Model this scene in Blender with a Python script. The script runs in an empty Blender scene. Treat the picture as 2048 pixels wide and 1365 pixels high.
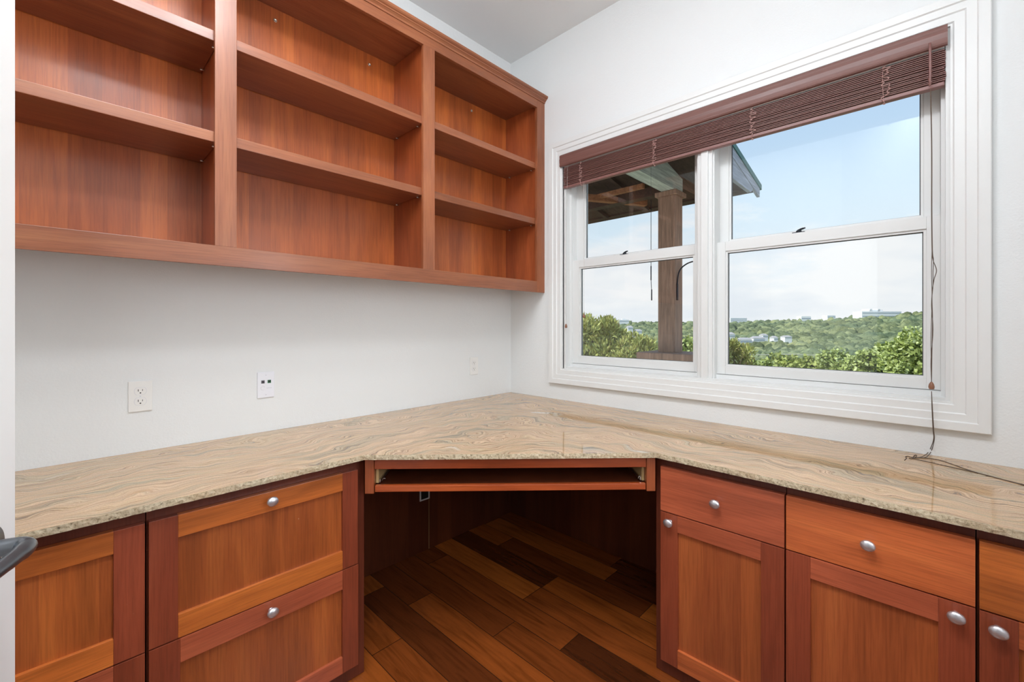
import bpy, bmesh, math, random
import numpy as np
from mathutils import Vector, Matrix, noise as mnoise

random.seed(7)
rng = np.random.default_rng(7)
S = bpy.context.scene
COL = S.collection
PI = math.pi

# ------------------------------------------------------------------ camera
EYE = 1.33
YAW = math.radians(43.943)
FPX = 865.3
CAM = Vector((-2.2259, -2.1577, EYE))
cd = bpy.data.cameras.new('camera')
cd.sensor_width = 36.0
cd.lens = FPX / 2048.0 * 36.0
cd.shift_y = -(682.5 - 650.6) / 2048.0
cd.clip_start = 0.02
cd.clip_end = 6000
cam = bpy.data.objects.new('camera', cd)
COL.objects.link(cam)
cam.location = CAM
cam.rotation_euler = (PI / 2, 0, YAW - PI / 2)
S.camera = cam

# ------------------------------------------------------------------ view
S.view_settings.view_transform = 'Standard'
S.view_settings.look = 'None'
S.view_settings.exposure = 0.0
S.view_settings.gamma = 1.0
S.view_settings.use_curve_mapping = False

# ------------------------------------------------------------------ world
W = bpy.data.worlds.new('sky')
S.world = W
W.use_nodes = True
nt = W.node_tree
nt.nodes.clear()
def wn(t, **k):
    n = nt.nodes.new(t)
    for a, b in k.items():
        setattr(n, a, b)
    return n
out = wn('ShaderNodeOutputWorld'); bg = wn('ShaderNodeBackground')
nt.links.new(bg.outputs[0], out.inputs[0])
tc = wn('ShaderNodeTexCoord'); sep = wn('ShaderNodeSeparateXYZ')
nt.links.new(tc.outputs['Generated'], sep.inputs[0])
grad = wn('ShaderNodeValToRGB')
nt.links.new(sep.outputs['Z'], grad.inputs[0])
cr = grad.color_ramp
cr.elements[0].position = 0.0; cr.elements[0].color = (.86, .92, .98, 1)
cr.elements[1].position = 1.0; cr.elements[1].color = (.16, .33, .75, 1)
for p, c in ((.10, (.84, .92, 1.0, 1)), (.22, (.72, .87, 1.0, 1)), (.34, (.58, .77, 1.0, 1)), (.46, (.50, .70, .98, 1)), (.7, (.27, .48, .87, 1))):
    e = cr.elements.new(p); e.color = c
mp = wn('ShaderNodeMapping'); mp.inputs['Scale'].default_value = (1.6, 1.6, 5.5)
mp.inputs['Location'].default_value = (3.1, 1.7, .4)
nt.links.new(tc.outputs['Generated'], mp.inputs[0])
cn = wn('ShaderNodeTexNoise'); cn.inputs['Scale'].default_value = 2.2; cn.inputs['Detail'].default_value = 9
cn.inputs['Roughness'].default_value = .58
nt.links.new(mp.outputs[0], cn.inputs[0])
# cloud cover fades out with height
hf = wn('ShaderNodeMapRange'); hf.inputs[1].default_value = .06; hf.inputs[2].default_value = .34
hf.inputs[3].default_value = .30; hf.inputs[4].default_value = -.22
nt.links.new(sep.outputs['Z'], hf.inputs[0])
ad = wn('ShaderNodeMath', operation='ADD'); nt.links.new(cn.outputs[0], ad.inputs[0]); nt.links.new(hf.outputs[0], ad.inputs[1])
cm = wn('ShaderNodeMapRange'); cm.inputs[1].default_value = .50; cm.inputs[2].default_value = .68
nt.links.new(ad.outputs[0], cm.inputs[0])
mp2 = wn('ShaderNodeMapping'); mp2.inputs['Scale'].default_value = (3, 3, 9)
nt.links.new(tc.outputs['Generated'], mp2.inputs[0])
cn2 = wn('ShaderNodeTexNoise'); cn2.inputs['Scale'].default_value = 1.7; cn2.inputs['Detail'].default_value = 6
nt.links.new(mp2.outputs[0], cn2.inputs[0])
cc = wn('ShaderNodeValToRGB'); nt.links.new(cn2.outputs[0], cc.inputs[0])
cc.color_ramp.elements[0].position = .32; cc.color_ramp.elements[0].color = (.85, .89, .96, 1)
cc.color_ramp.elements[1].position = .55; cc.color_ramp.elements[1].color = (1.0, 1.0, 1.02, 1)
mx = wn('ShaderNodeMixRGB'); nt.links.new(cm.outputs[0], mx.inputs[0]); nt.links.new(grad.outputs[0], mx.inputs[1]); nt.links.new(cc.outputs[0], mx.inputs[2])
nt.links.new(mx.outputs[0], bg.inputs[0])
bg.inputs[1].default_value = 1.0

# ------------------------------------------------------------------ lights
def light(name, kind, loc, power, color=(1, 1, 1), size=.2, rot=(0, 0, 0), size_y=None, spread=None):
    l = bpy.data.lights.new(name, kind)
    l.energy = power; l.color = color
    if kind == 'AREA':
        l.shape = 'RECTANGLE' if size_y else 'DISK'
        l.size = size
        if size_y: l.size_y = size_y
        if spread: l.spread = spread
    if kind == 'SUN':
        l.angle = size
    o = bpy.data.objects.new(name, l); COL.objects.link(o)
    o.location = loc; o.rotation_euler = rot
    return o
sd = Vector((.62, -.42, -.80)).normalized()     # travels away from the house, so none enters the room
sun = light('sun', 'SUN', (0, 0, 30), 3.6, (1, .95, .86), .009)
sun.rotation_euler = sd.to_track_quat('-Z', 'Y').to_euler()
CEIL = 3.203
LC = (.94, .985, 1.05)
g = light('unseen_globe_light', 'POINT', (-1.72, -1.32, 3.04), 24, LC)  # unseen ceiling light read from shadows; globe form added to brighten the ceiling
g.data.shadow_soft_size = .11
light('ceiling_fill', 'AREA', (-2.0, -1.95, CEIL - .03), 19, LC, .4)  # added overhead fill near the doorway, no known fixture
light('ceiling_fill', 'AREA', (-2.08, -1.0, CEIL - .03), 12, LC, .5)  # second added overhead fill, for the left side of the room
light('doorway_fill', 'AREA', (-2.85, -2.85, 2.0), 16, LC, .9, size_y=.9)  # added soft panel behind the camera, brightens the room through the doorway
bpy.data.objects['doorway_fill'].rotation_euler = Vector((.62, .62, -.25)).to_track_quat('-Z', 'Y').to_euler()

# added fill panel in front of the solid back wall; no opening there
light('side_fill', 'AREA', (-1.15, -2.735, 1.65), 20, LC, .7, (PI / 2 + .22, 0, math.radians(24)), 1.2)

# ------------------------------------------------------------------ helpers
def lin(r, g, b):
    f = lambda c: (c / 255 / 12.92) if c / 255 <= .04045 else ((c / 255 + .055) / 1.055) ** 2.4
    return (f(r), f(g), f(b), 1)

WLOC = {}
def setprops(o, label=None, cat=None, group=None, kind=None):
    if label: o['label'] = label
    if cat: o['category'] = cat
    if group: o['group'] = group
    if kind: o['kind'] = kind
    return o
def empty(name, loc, label=None, cat=None, group=None, kind=None):
    o = bpy.data.objects.new(name, None); COL.objects.link(o)
    o.location = loc; o.empty_display_size = .05
    WLOC[o] = Vector(loc)
    return setprops(o, label, cat, group, kind)
def build(name, bm, mats, parent=None, origin=None, smooth=False, label=None, cat=None, group=None, kind=None):
    """bm is in world coordinates; the object's own origin is `origin` (or its parent's)."""
    if parent is not None:
        base = WLOC[parent]
    else:
        base = Vector(origin) if origin is not None else Vector((0, 0, 0))
    bmesh.ops.translate(bm, verts=bm.verts, vec=-base)
    bmesh.ops.recalc_face_normals(bm, faces=bm.faces)
    me = bpy.data.meshes.new(name)
    bm.to_mesh(me); bm.free()
    if not isinstance(mats, (list, tuple)): mats = [mats]
    for m in mats: me.materials.append(m)
    if smooth:
        for p in me.polygons: p.use_smooth = True
        try: me.set_sharp_from_angle(angle=math.radians(35))
        except Exception: pass
    o = bpy.data.objects.new(name, me); COL.objects.link(o)
    if parent is not None:
        o.parent = parent
    else:
        o.location = base
    WLOC[o] = base
    return setprops(o, label, cat, group, kind)

def NB(): return bmesh.new()
def box(bm, x0, x1, y0, y1, z0, z1, mi=0, bev=0.0, M=None):
    b = bmesh.new()
    bmesh.ops.create_cube(b, size=1)
    bmesh.ops.scale(b, vec=(abs(x1 - x0), abs(y1 - y0), abs(z1 - z0)), verts=b.verts)
    if bev > 0:
        bmesh.ops.bevel(b, geom=b.edges[:], offset=bev, segments=2, affect='EDGES', profile=.6)
    bmesh.ops.translate(b, vec=((x0 + x1) / 2, (y0 + y1) / 2, (z0 + z1) / 2), verts=b.verts)
    if M is not None: bmesh.ops.transform(b, matrix=M, verts=b.verts)
    for f in b.faces: f.material_index = mi
    join(bm, b)
def join(bm, b):
    me = bpy.data.meshes.new('tmp'); b.to_mesh(me); b.free()
    bm.from_mesh(me); bpy.data.meshes.remove(me)
def cr_sample(pts, n):
    P = [Vector(p) for p in pts]
    P = [2 * P[0] - P[1]] + P + [2 * P[-1] - P[-2]]
    o = []
    for i in range(1, len(P) - 2):
        for k in range(n):
            t = k / n
            a, b, c, d = P[i - 1], P[i], P[i + 1], P[i + 2]
            o.append(.5 * ((2 * b) + (c - a) * t + (2 * a - 5 * b + 4 * c - d) * t * t + (3 * b - a - 3 * c + d) * t ** 3))
    o.append(P[-2])
    return o
def tube(bm, pts, r, n=6, smoothn=0, mi=0, cap=True):
    P = cr_sample(pts, smoothn) if smoothn else [Vector(p) for p in pts]
    R = r if isinstance(r, (list, tuple)) else [r] * len(P)
    if len(R) != len(P):
        R = [R[min(int(i * len(R) / len(P)), len(R) - 1)] for i in range(len(P))]
    rings = []
    up = Vector((0, 0, 1)); prev = None
    for i, p in enumerate(P):
        t = (P[min(i + 1, len(P) - 1)] - P[max(i - 1, 0)]).normalized()
        if prev is None:
            a = up.cross(t)
            if a.length < .1: a = Vector((1, 0, 0)).cross(t)
        else:
            a = prev - t * prev.dot(t)
        a.normalize(); b = t.cross(a); prev = a
        rings.append([bm.verts.new(p + (a * math.cos(2 * PI * k / n) + b * math.sin(2 * PI * k / n)) * R[i]) for k in range(n)])
    for i in range(len(rings) - 1):
        for k in range(n):
            f = bm.faces.new((rings[i][k], rings[i][(k + 1) % n], rings[i + 1][(k + 1) % n], rings[i + 1][k])); f.material_index = mi; f.smooth = True
    if cap:
        for rg in (rings[0], rings[-1]):
            f = bm.faces.new(rg); f.material_index = mi
def lathe(bm, prof, c, axis, n=24, mi=0, sx=1.0, sz=1.0):
    """prof: list of (radius, distance along axis)"""
    ax = Vector(axis).normalized()
    a = Vector((0, 0, 1)) if abs(ax.z) < .9 else Vector((1, 0, 0))
    u = a.cross(ax).normalized(); v = ax.cross(u)
    rings = []
    for r, d in prof:
        rings.append([bm.verts.new(Vector(c) + ax * d + u * (math.cos(2 * PI * k / n) * r * sx) + v * (math.sin(2 * PI * k / n) * r * sz)) for k in range(n)])
    for i in range(len(rings) - 1):
        for k in range(n):
            f = bm.faces.new((rings[i][k], rings[i][(k + 1) % n], rings[i + 1][(k + 1) % n], rings[i + 1][k])); f.material_index = mi; f.smooth = True
    for rg in (rings[0], rings[-1]):
        f = bm.faces.new(rg); f.material_index = mi
def prism(bm, outline, z0, z1, mi=0):
    lo = [bm.verts.new((x, y, z0)) for x, y in outline]
    hi = [bm.verts.new((x, y, z1)) for x, y in outline]
    n = len(outline)
    fs = [bm.faces.new(lo[::-1]), bm.faces.new(hi)]
    for i in range(n):
        fs.append(bm.faces.new((lo[i], lo[(i + 1) % n], hi[(i + 1) % n], hi[i])))
    for f in fs: f.material_index = mi
    return fs

# ------------------------------------------------------------------ materials
class MT:
    def __init__(s, name, color=(.8, .8, .8, 1), rough=.5, metal=0, spec=.5):
        s.m = bpy.data.materials.new(name); s.m.use_nodes = True
        s.t = s.m.node_tree; s.b = s.t.nodes['Principled BSDF']; s.out = s.t.nodes['Material Output']
        s.b.inputs['Base Color'].default_value = color
        s.b.inputs['Roughness'].default_value = rough
        s.b.inputs['Metallic'].default_value = metal
        s.b.inputs['Specular IOR Level'].default_value = spec
    def n(s, t, ins=None, **k):
        nd = s.t.nodes.new(t)
        for a, b in k.items(): setattr(nd, a, b)
        if ins:
            for a, b in ins.items():
                if hasattr(b, 'is_linked') or isinstance(b, bpy.types.NodeSocket): s.t.links.new(b, nd.inputs[a])
                else: nd.inputs[a].default_value = b
        return nd
    def l(s, a, b): s.t.links.new(a, b)
    def math(s, op, a, b=0.0, c=0.0):
        return s.n('ShaderNodeMath', {0: a, 1: b, 2: c}, operation=op).outputs[0]
    def ramp(s, fac, stops, interp='LINEAR'):
        r = s.n('ShaderNodeValToRGB', {0: fac}); c = r.color_ramp; c.interpolation = interp
        c.elements[0].position, c.elements[0].color = stops[0]
        c.elements[1].position, c.elements[1].color = stops[-1]
        for p, col in stops[1:-1]:
            e = c.elements.new(p); e.color = col
        return r.outputs[0]
    def mix(s, fac, a, b, mode='MIX'):
        return s.n('ShaderNodeMixRGB', {0: fac, 1: a, 2: b}, blend_type=mode).outputs[0]
    def bump(s, h, strength=.2, dist=.002):
        b = s.n('ShaderNodeBump', {'Height': h, 'Strength': strength, 'Distance': dist})
        s.l(b.outputs[0], s.b.inputs['Normal'])
    def color(s, c): s.l(c, s.b.inputs['Base Color'])

def vmul(c, k): return tuple([c[0] * k, c[1] * k, c[2] * k, 1])

def wood(name, axis, base, strip=0.0, rough=.36, coat=.35, contrast=1.0, sc=1.0):
    m = MT(name, base, rough)
    tc = m.n('ShaderNodeTexCoord').outputs['Object']
    rnd = m.n('ShaderNodeObjectInfo').outputs['Random']
    off = m.n('ShaderNodeCombineXYZ', {0: m.math('MULTIPLY', rnd, 7.3), 1: m.math('MULTIPLY', rnd, 3.9), 2: m.math('MULTIPLY', rnd, 5.1)}).outputs[0]
    co = m.n('ShaderNodeVectorMath', {0: tc, 1: off}, operation='ADD').outputs[0]
    if axis == 'D':
        rot = m.n('ShaderNodeMapping', {'Vector': co, 'Rotation': (0, 0, math.radians(44.66))}).outputs[0]
        co = rot; ax = 'X'
    else: ax = axis
    def S3(along, across):
        return tuple(along if a == ax else across for a in 'XYZ')
    m1 = m.n('ShaderNodeMapping', {'Vector': co, 'Scale': S3(1.0 * sc, 10 * sc)}).outputs[0]
    n1 = m.n('ShaderNodeTexNoise', {'Vector': m1, 'Scale': 1.0, 'Detail': 5, 'Roughness': .6, 'Distortion': .9}).outputs[0]
    m2 = m.n('ShaderNodeMapping', {'Vector': co, 'Scale': S3(7, 210)}).outputs[0]
    n2 = m.n('ShaderNodeTexNoise', {'Vector': m2, 'Scale': 1.0, 'Detail': 3, 'Roughness': .6}).outputs[0]
    m3 = m.n('ShaderNodeMapping', {'Vector': co, 'Scale': S3(1.5, 3)}).outputs[0]
    n3 = m.n('ShaderNodeTexNoise', {'Vector': m3, 'Scale': 1.0, 'Detail': 2}).outputs[0]
    k = contrast
    c1 = m.ramp(n1, [(.30, vmul(base, 1 - .34 * k)), (.5, base), (.72, vmul((base[0], base[1] * 1.12, base[2] * 1.1), 1 + .28 * k))])
    c2 = m.mix(1.0, c1, m.ramp(n2, [(.36, (.84, .82, .80, 1)), (.56, (1.03, 1.03, 1.03, 1))]), 'MULTIPLY')
    c3 = m.mix(1.0, c2, m.ramp(n3, [(.3, (.86, .83, .80, 1)), (.7, (1.12, 1.12, 1.10, 1))]), 'MULTIPLY')
    if strip > 0:
        s = m.n('ShaderNodeSeparateXYZ', {0: tc})
        v = m.math('ADD', s.outputs[0], s.outputs[1])
        wv = m.n('ShaderNodeTexNoise', {'Vector': m.n('ShaderNodeCombineXYZ', {0: m.math('MULTIPLY', v, 3.0)}).outputs[0], 'Scale': 1.0}).outputs[0]
        q = m.math('FLOOR', m.math('DIVIDE', m.math('ADD', v, m.math('MULTIPLY', wv, strip * 1.2)), strip))
        wnz = m.n('ShaderNodeTexWhiteNoise', {'Vector': m.n('ShaderNodeCombineXYZ', {0: q, 1: m.math('MULTIPLY', rnd, 31.0)}).outputs[0]}, noise_dimensions='2D')
        c3 = m.mix(1.0, c3, m.ramp(wnz.outputs['Value'], [(0, (.80, .74, .74, 1)), (.5, (1, 1, 1, 1)), (1, (1.20, 1.24, 1.14, 1))]), 'MULTIPLY')
    # small pale nicks
    n4 = m.n('ShaderNodeTexNoise', {'Vector': tc, 'Scale': 47.0, 'Detail': 1}).outputs[0]
    c3 = m.mix(m.ramp(n4, [(.835, (0, 0, 0, 1)), (.85, (.6, .6, .6, 1))]), c3, (.55, .33, .22, 1))
    hv = m.n('ShaderNodeHueSaturation', {'Color': c3, 'Value': m.n('ShaderNodeMapRange', {0: rnd, 3: .90, 4: 1.10}).outputs[0]}).outputs[0]
    m.color(hv)
    m.b.inputs['Coat Weight'].default_value = coat
    m.b.inputs['Coat Roughness'].default_value = .22
    m.bump(n2, .12, .0006)
    return m.m

C_MID = lin(158, 80, 42)
C_ORG = lin(205, 112, 48)
C_RED = lin(152, 72, 46)
C_UP = lin(150, 88, 56)
M = {}
M['up_x'] = wood('upper_cherry_x', 'X', C_UP, contrast=.7, rough=.42, coat=.35)
M['up_z'] = wood('upper_cherry_z', 'Z', C_UP, contrast=.7, rough=.42, coat=.35)
M['up_back'] = wood('upper_veneer', 'Z', lin(176, 92, 42), strip=.092, rough=.42, coat=.3, contrast=.7)
M['up_side'] = wood('upper_side_veneer', 'Z', lin(160, 80, 42), contrast=.8)
for a in 'XY':
    M['org_' + a] = wood('rail_orange_' + a, a, C_ORG, contrast=1.0)
    M['red_' + a] = wood('rail_red_' + a, a, lin(184, 94, 62), contrast=.8)
    M['mid_' + a] = wood('slab_mid_' + a, a, lin(200, 104, 56), contrast=.8)
M['red_Z'] = wood('stile_red', 'Z', C_RED, contrast=.8)
M['mid_Z'] = wood('stile_mid', 'Z', C_MID, contrast=.8)
M['panel'] = wood('panel_veneer', 'Z', lin(172, 90, 42), strip=.105, contrast=.9)
M['panel_r'] = wood('panel_veneer_red', 'Z', lin(172, 90, 48), strip=.11, contrast=.8)
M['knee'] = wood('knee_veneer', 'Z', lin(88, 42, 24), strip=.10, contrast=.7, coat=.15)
M['dg'] = wood('tray_rail', 'D', lin(160, 72, 32), contrast=.8)
M['frame'] = wood('face_frame', 'Z', lin(104, 48, 30), contrast=.6, coat=.1)
M['ply'] = MT('birch_ply', lin(190, 160, 110), .6).m

def plaster(name, col, bs=.25):
    m = MT(name, col, .75, spec=.3)
    tc = m.n('ShaderNodeTexCoord').outputs['Object']
    n1 = m.n('ShaderNodeTexNoise', {'Vector': tc, 'Scale': 150.0, 'Detail': 3, 'Roughness': .55}).outputs[0]
    n2 = m.n('ShaderNodeTexNoise', {'Vector': tc, 'Scale': 45.0, 'Detail': 2}).outputs[0]
    m.bump(m.math('ADD', n1, n2), bs, .003)
    return m.m
M['wall'] = plaster('wall_paint', lin(231, 233, 232))
M['ceil'] = plaster('ceiling_paint', lin(236, 237, 236), .1)
M['white'] = MT('gloss_white_trim', lin(230, 231, 229), .32).m
M['vinyl'] = MT('white_vinyl', lin(224, 225, 223), .4).m
M['bead'] = MT('glazing_gasket', lin(70, 74, 76), .6).m
M['plastic'] = MT('white_plastic', lin(235, 234, 230), .35).m
M['plastic_b'] = MT('cool_white_plastic', lin(234, 235, 240), .35).m
M['dark'] = MT('dark_slot', lin(28, 25, 22), .6).m
M['green_jack'] = MT('green_jack', lin(30, 110, 70), .5).m
M['grey_jack'] = MT('grey_jack', lin(105, 102, 112), .5).m
M['emb'] = MT('embossed_grey', lin(214, 214, 220), .4).m
M['cordm'] = MT('brown_cord', lin(92, 76, 64), .8).m
M['pinkcord'] = MT('ladder_cord', lin(190, 150, 142), .8).m
M['palecord'] = MT('pale_lift_cord', lin(205, 198, 190), .8).m
M['steel'] = MT('shelf_pin_steel', lin(220, 215, 205), .3, 1).m
def brushed():
    m = MT('satin_nickel', lin(222, 222, 226), .34, .85)
    tc = m.n('ShaderNodeTexCoord').outputs['Object']
    n = m.n('ShaderNodeTexNoise', {'Vector': m.n('ShaderNodeMapping', {'Vector': tc, 'Scale': (400, 400, 40)}).outputs[0], 'Scale': 1.0}).outputs[0]
    m.bump(n, .15, .0004)
    return m.m
M['nickel'] = brushed()
M['blackmetal'] = MT('dark_pewter', lin(112, 116, 120), .3, .8).m
def blindmat(name, col):
    m = MT(name, col, .5)
    tc = m.n('ShaderNodeTexCoord').outputs['Object']
    n = m.n('ShaderNodeTexNoise', {'Vector': m.n('ShaderNodeMapping', {'Vector': tc, 'Scale': (60, 1.5, 160)}).outputs[0], 'Scale': 1.0, 'Detail': 4}).outputs[0]
    m.color(m.ramp(n, [(.3, vmul(col, .86)), (.7, vmul(col, 1.12))]))
    m.b.inputs['Coat Weight'].default_value = .3; m.b.inputs['Coat Roughness'].default_value = .3
    return m.m
M['blind'] = blindmat('mahogany_blind', lin(134, 92, 86))
M['valance'] = blindmat('mahogany_valance', lin(118, 80, 72))
M['tassel'] = blindmat('wood_tassel', lin(138, 92, 66))

def granite(name, edge=False):
    m = MT(name, (.6, .5, .4, 1), .045 if not edge else .45, spec=.75)
    tc = m.n('ShaderNodeTexCoord').outputs['Object']
    s = m.n('ShaderNodeSeparateXYZ', {0: tc})
    x, y = s.outputs[0], s.outputs[1]
    pot = m.math('SMOOTH_MAX', x, y, .55)             # veins run along each wall and turn the corner
    run = m.math('SUBTRACT', x, y)
    warp1 = m.n('ShaderNodeTexNoise', {'Vector': tc, 'Scale': 1.9, 'Detail': 3, 'Roughness': .55}).outputs[0]
    warp2 = m.n('ShaderNodeTexNoise', {'Vector': tc, 'Scale': 6.5, 'Detail': 3, 'Roughness': .6}).outputs[0]
    p = m.math('ADD', pot, m.math('MULTIPLY', m.math('SUBTRACT', warp1, .5), .55))
    p = m.math('ADD', p, m.math('MULTIPLY', m.math('SUBTRACT', warp2, .5), .065))
    v = m.n('ShaderNodeCombineXYZ', {0: m.math('MULTIPLY', p, 24.0), 1: m.math('MULTIPLY', run, 1.6)}).outputs[0]
    broad = m.n('ShaderNodeTexNoise', {'Vector': v, 'Scale': 1.0, 'Detail': 3, 'Roughness': .5}).outputs[0]
    v2 = m.n('ShaderNodeCombineXYZ', {0: m.math('MULTIPLY', p, 230.0), 1: m.math('MULTIPLY', run, 3.6), 2: 3.0}).outputs[0]
    fine = m.n('ShaderNodeTexNoise', {'Vector': v2, 'Scale': 1.0, 'Detail': 4, 'Roughness': .6}).outputs[0]
    c = m.ramp(broad, [(.26, lin(158, 142, 114)), (.40, lin(184, 160, 124)), (.50, lin(208, 172, 134)), (.62, lin(200, 168, 126)), (.72, lin(178, 162, 130)), (.80, lin(156, 146, 120))])
    c = m.mix(1.0, c, m.ramp(fine, [(.34, (.34, .28, .23, 1)), (.45, (.76, .69, .62, 1)), (.55, (1.02, 1.02, 1.02, 1)), (.66, (1.10, 1.08, 1.05, 1))]), 'MULTIPLY')
    # grains
    g = m.n('ShaderNodeTexNoise', {'Vector': tc, 'Scale': 320.0, 'Detail': 2}).outputs[0]
    c = m.mix(1.0, c, m.ramp(g, [(.32, (.84, .83, .81, 1)), (.6, (1.05, 1.05, 1.05, 1))]), 'MULTIPLY')
    # pale quartz blotches with dark flecks
    q1 = m.n('ShaderNodeTexNoise', {'Vector': m.n('ShaderNodeCombineXYZ', {0: m.math('MULTIPLY', p, 7.0), 1: m.math('MULTIPLY', run, 2.2), 2: 9.0}).outputs[0], 'Scale': 1.0, 'Detail': 2}).outputs[0]
    fl = m.n('ShaderNodeTexNoise', {'Vector': tc, 'Scale': 70.0, 'Detail': 2}).outputs[0]
    qc = m.ramp(fl, [(.33, lin(70, 66, 60)), (.42, lin(206, 198, 182)), (.7, lin(214, 206, 190))])
    c = m.mix(m.ramp(q1, [(.69, (0, 0, 0, 1)), (.74, (.75, .75, .75, 1))]), c, qc)
    if edge:
        e1 = m.n('ShaderNodeTexNoise', {'Vector': tc, 'Scale': 9.0, 'Detail': 2}).outputs[0]
        e2 = m.n('ShaderNodeTexNoise', {'Vector': tc, 'Scale': 130.0, 'Detail': 3, 'Roughness': .7}).outputs[0]
        ec = m.ramp(e2, [(.27, lin(80, 72, 58)), (.38, lin(168, 152, 122)), (.52, lin(206, 190, 158)), (.75, lin(226, 216, 192))])
        c = m.mix(m.ramp(e1, [(.3, (.6, .6, .6, 1)), (.6, (1, 1, 1, 1))]), c, ec)
        m.bump(e2, .5, .003)
    m.color(c)
    return m.m
M['granite'] = granite('granite_top')
M['granite_e'] = granite('granite_edge', True)

def floormat():
    m = MT('hardwood_planks', (.2, .1, .05, 1), .22)
    tc = m.n('ShaderNodeTexCoord').outputs['Object']
    s = m.n('ShaderNodeSeparateXYZ', {0: tc})
    x, y = s.outputs[0], s.outputs[1]
    u = m.math('DIVIDE', m.math('ADD', x, .818), .1365)
    row = m.math('FLOOR', u)
    fx = m.math('FRACT', u)
    rr = m.n('ShaderNodeTexWhiteNoise', {'W': row}, noise_dimensions='1D').outputs['Value']
    vv = m.math('DIVIDE', m.math('ADD', y, m.math('MULTIPLY', rr, 5.0)), .92)
    pl = m.math('FLOOR', vv); fy = m.math('FRACT', vv)
    wn_ = m.n('ShaderNodeTexWhiteNoise', {'Vector': m.n('ShaderNodeCombineXYZ', {0: row, 1: pl}).outputs[0]}, noise_dimensions='2D').outputs['Value']
    tone = m.ramp(wn_, [(0, lin(52, 25, 12)), (.35, lin(102, 50, 22)), (.6, lin(138, 70, 28)), (.82, lin(160, 84, 32)), (1, lin(172, 94, 36))])
    mv = m.n('ShaderNodeCombineXYZ', {0: m.math('MULTIPLY', x, 26.0), 1: m.math('MULTIPLY', y, 2.4), 2: m.math('MULTIPLY', wn_, 40.0)}).outputs[0]
    g1 = m.n('ShaderNodeTexNoise', {'Vector': mv, 'Scale': 1.0, 'Detail': 5, 'Roughness': .6, 'Distortion': 1.4}).outputs[0]
    c = m.mix(1.0, tone, m.ramp(g1, [(.3, (.62, .58, .52, 1)), (.5, (1, 1, 1, 1)), (.72, (1.25, 1.22, 1.15, 1))]), 'MULTIPLY')
    ex = m.math('MINIMUM', fx, m.math('SUBTRACT', 1.0, fx))
    ey = m.math('MINIMUM', fy, m.math('SUBTRACT', 1.0, fy))
    seam = m.math('MINIMUM', m.math('MULTIPLY', ex, .1365), m.math('MULTIPLY', ey, .92))
    sm = m.n('ShaderNodeMapRange', {0: seam, 1: .0006, 2: .0022}).outputs[0]
    c = m.mix(sm, lin(60, 34, 16), c)
    m.color(c)
    hb = m.math('ADD', m.math('MULTIPLY', sm, 1.0), m.math('MULTIPLY', g1, .15))
    m.bump(hb, .5, .0012)
    m.b.inputs['Coat Weight'].default_value = .3; m.b.inputs['Coat Roughness'].default_value = .15
    return m.m
M['floor'] = floormat()

def glassmat():
    m = MT('window_glass')
    m.t.nodes.remove(m.b)
    tr = m.n('ShaderNodeBsdfTransparent', {0: (.97, .985, .98, 1)})
    gl = m.n('ShaderNodeBsdfGlossy', {'Roughness': .0, 'Color': (1, 1, 1, 1)})
    fr = m.n('ShaderNodeFresnel', {'IOR': 1.45}).outputs[0]
    mixn = m.n('ShaderNodeMixShader', {0: m.math('MULTIPLY', fr, .8)})
    m.l(tr.outputs[0], mixn.inputs[1]); m.l(gl.outputs[0], mixn.inputs[2]); m.l(mixn.outputs[0], m.out.inputs[0])
    return m.m
M['glass'] = glassmat()

def outwood(name, col, ax='Z'):
    m = MT(name, col, .8)
    tc = m.n('ShaderNodeTexCoord').outputs['Object']
    sc = tuple(3 if a == ax else 40 for a in 'XYZ')
    n = m.n('ShaderNodeTexNoise', {'Vector': m.n('ShaderNodeMapping', {'Vector': tc, 'Scale': sc}).outputs[0], 'Scale': 1.0, 'Detail': 5, 'Roughness': .65}).outputs[0]
    m.color(m.ramp(n, [(.3, vmul(col, .6)), (.55, col), (.78, vmul(col, 1.5))]))
    m.bump(n, .5, .006)
    return m.m
M['post'] = outwood('weathered_post', lin(160, 126, 104))
M['beam'] = outwood('dark_rafter', lin(74, 56, 44), 'X')
M['orbeam'] = outwood('brown_brace', lin(150, 100, 66), 'X')
M['pale'] = outwood('pale_header', lin(196, 200, 186), 'X')
M['fascia'] = outwood('grey_fascia', lin(170, 174, 182), 'X')
M['greenroof'] = MT('green_metal_roof', lin(58, 108, 100), .5, .2).m
M['iron'] = MT('wrought_iron', lin(44, 50, 56), .5, .5).m
def stonemat():
    m = MT('pier_stone', lin(120, 108, 98), .9)
    tc = m.n('ShaderNodeTexCoord').outputs['Object']
    v = m.n('ShaderNodeTexVoronoi', {'Vector': tc, 'Scale': 7.0})
    m.color(m.mix(.5, m.ramp(v.outputs['Distance'], [(0, lin(150, 136, 120)), (.6, lin(90, 82, 76))]), v.outputs['Color'], 'SOFT_LIGHT'))
    return m.m
M['stone'] = stonemat()
def foliage(name, c0, c1, c2, scale=1.5, trans=.25):
    m = MT(name, c1, .75, spec=.2)
    geo = m.n('ShaderNodeNewGeometry')
    r = geo.outputs['Random Per Island']
    p = m.n('ShaderNodeTexCoord').outputs['Object']
    n = m.n('ShaderNodeTexNoise', {'Vector': p, 'Scale': scale, 'Detail': 3}).outputs[0]
    f = m.math('ADD', m.math('MULTIPLY', r, .55), m.math('MULTIPLY', n, .5))
    m.color(m.ramp(f, [(.2, c0), (.5, c1), (.8, c2)]))
    m.b.inputs['Transmission Weight'].default_value = 0
    try: m.b.inputs['Subsurface Weight'].default_value = 0
    except Exception: pass
    return m.m
M['juniper'] = foliage('juniper_foliage', lin(136, 124, 78), lin(176, 178, 98), lin(206, 210, 134))
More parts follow.
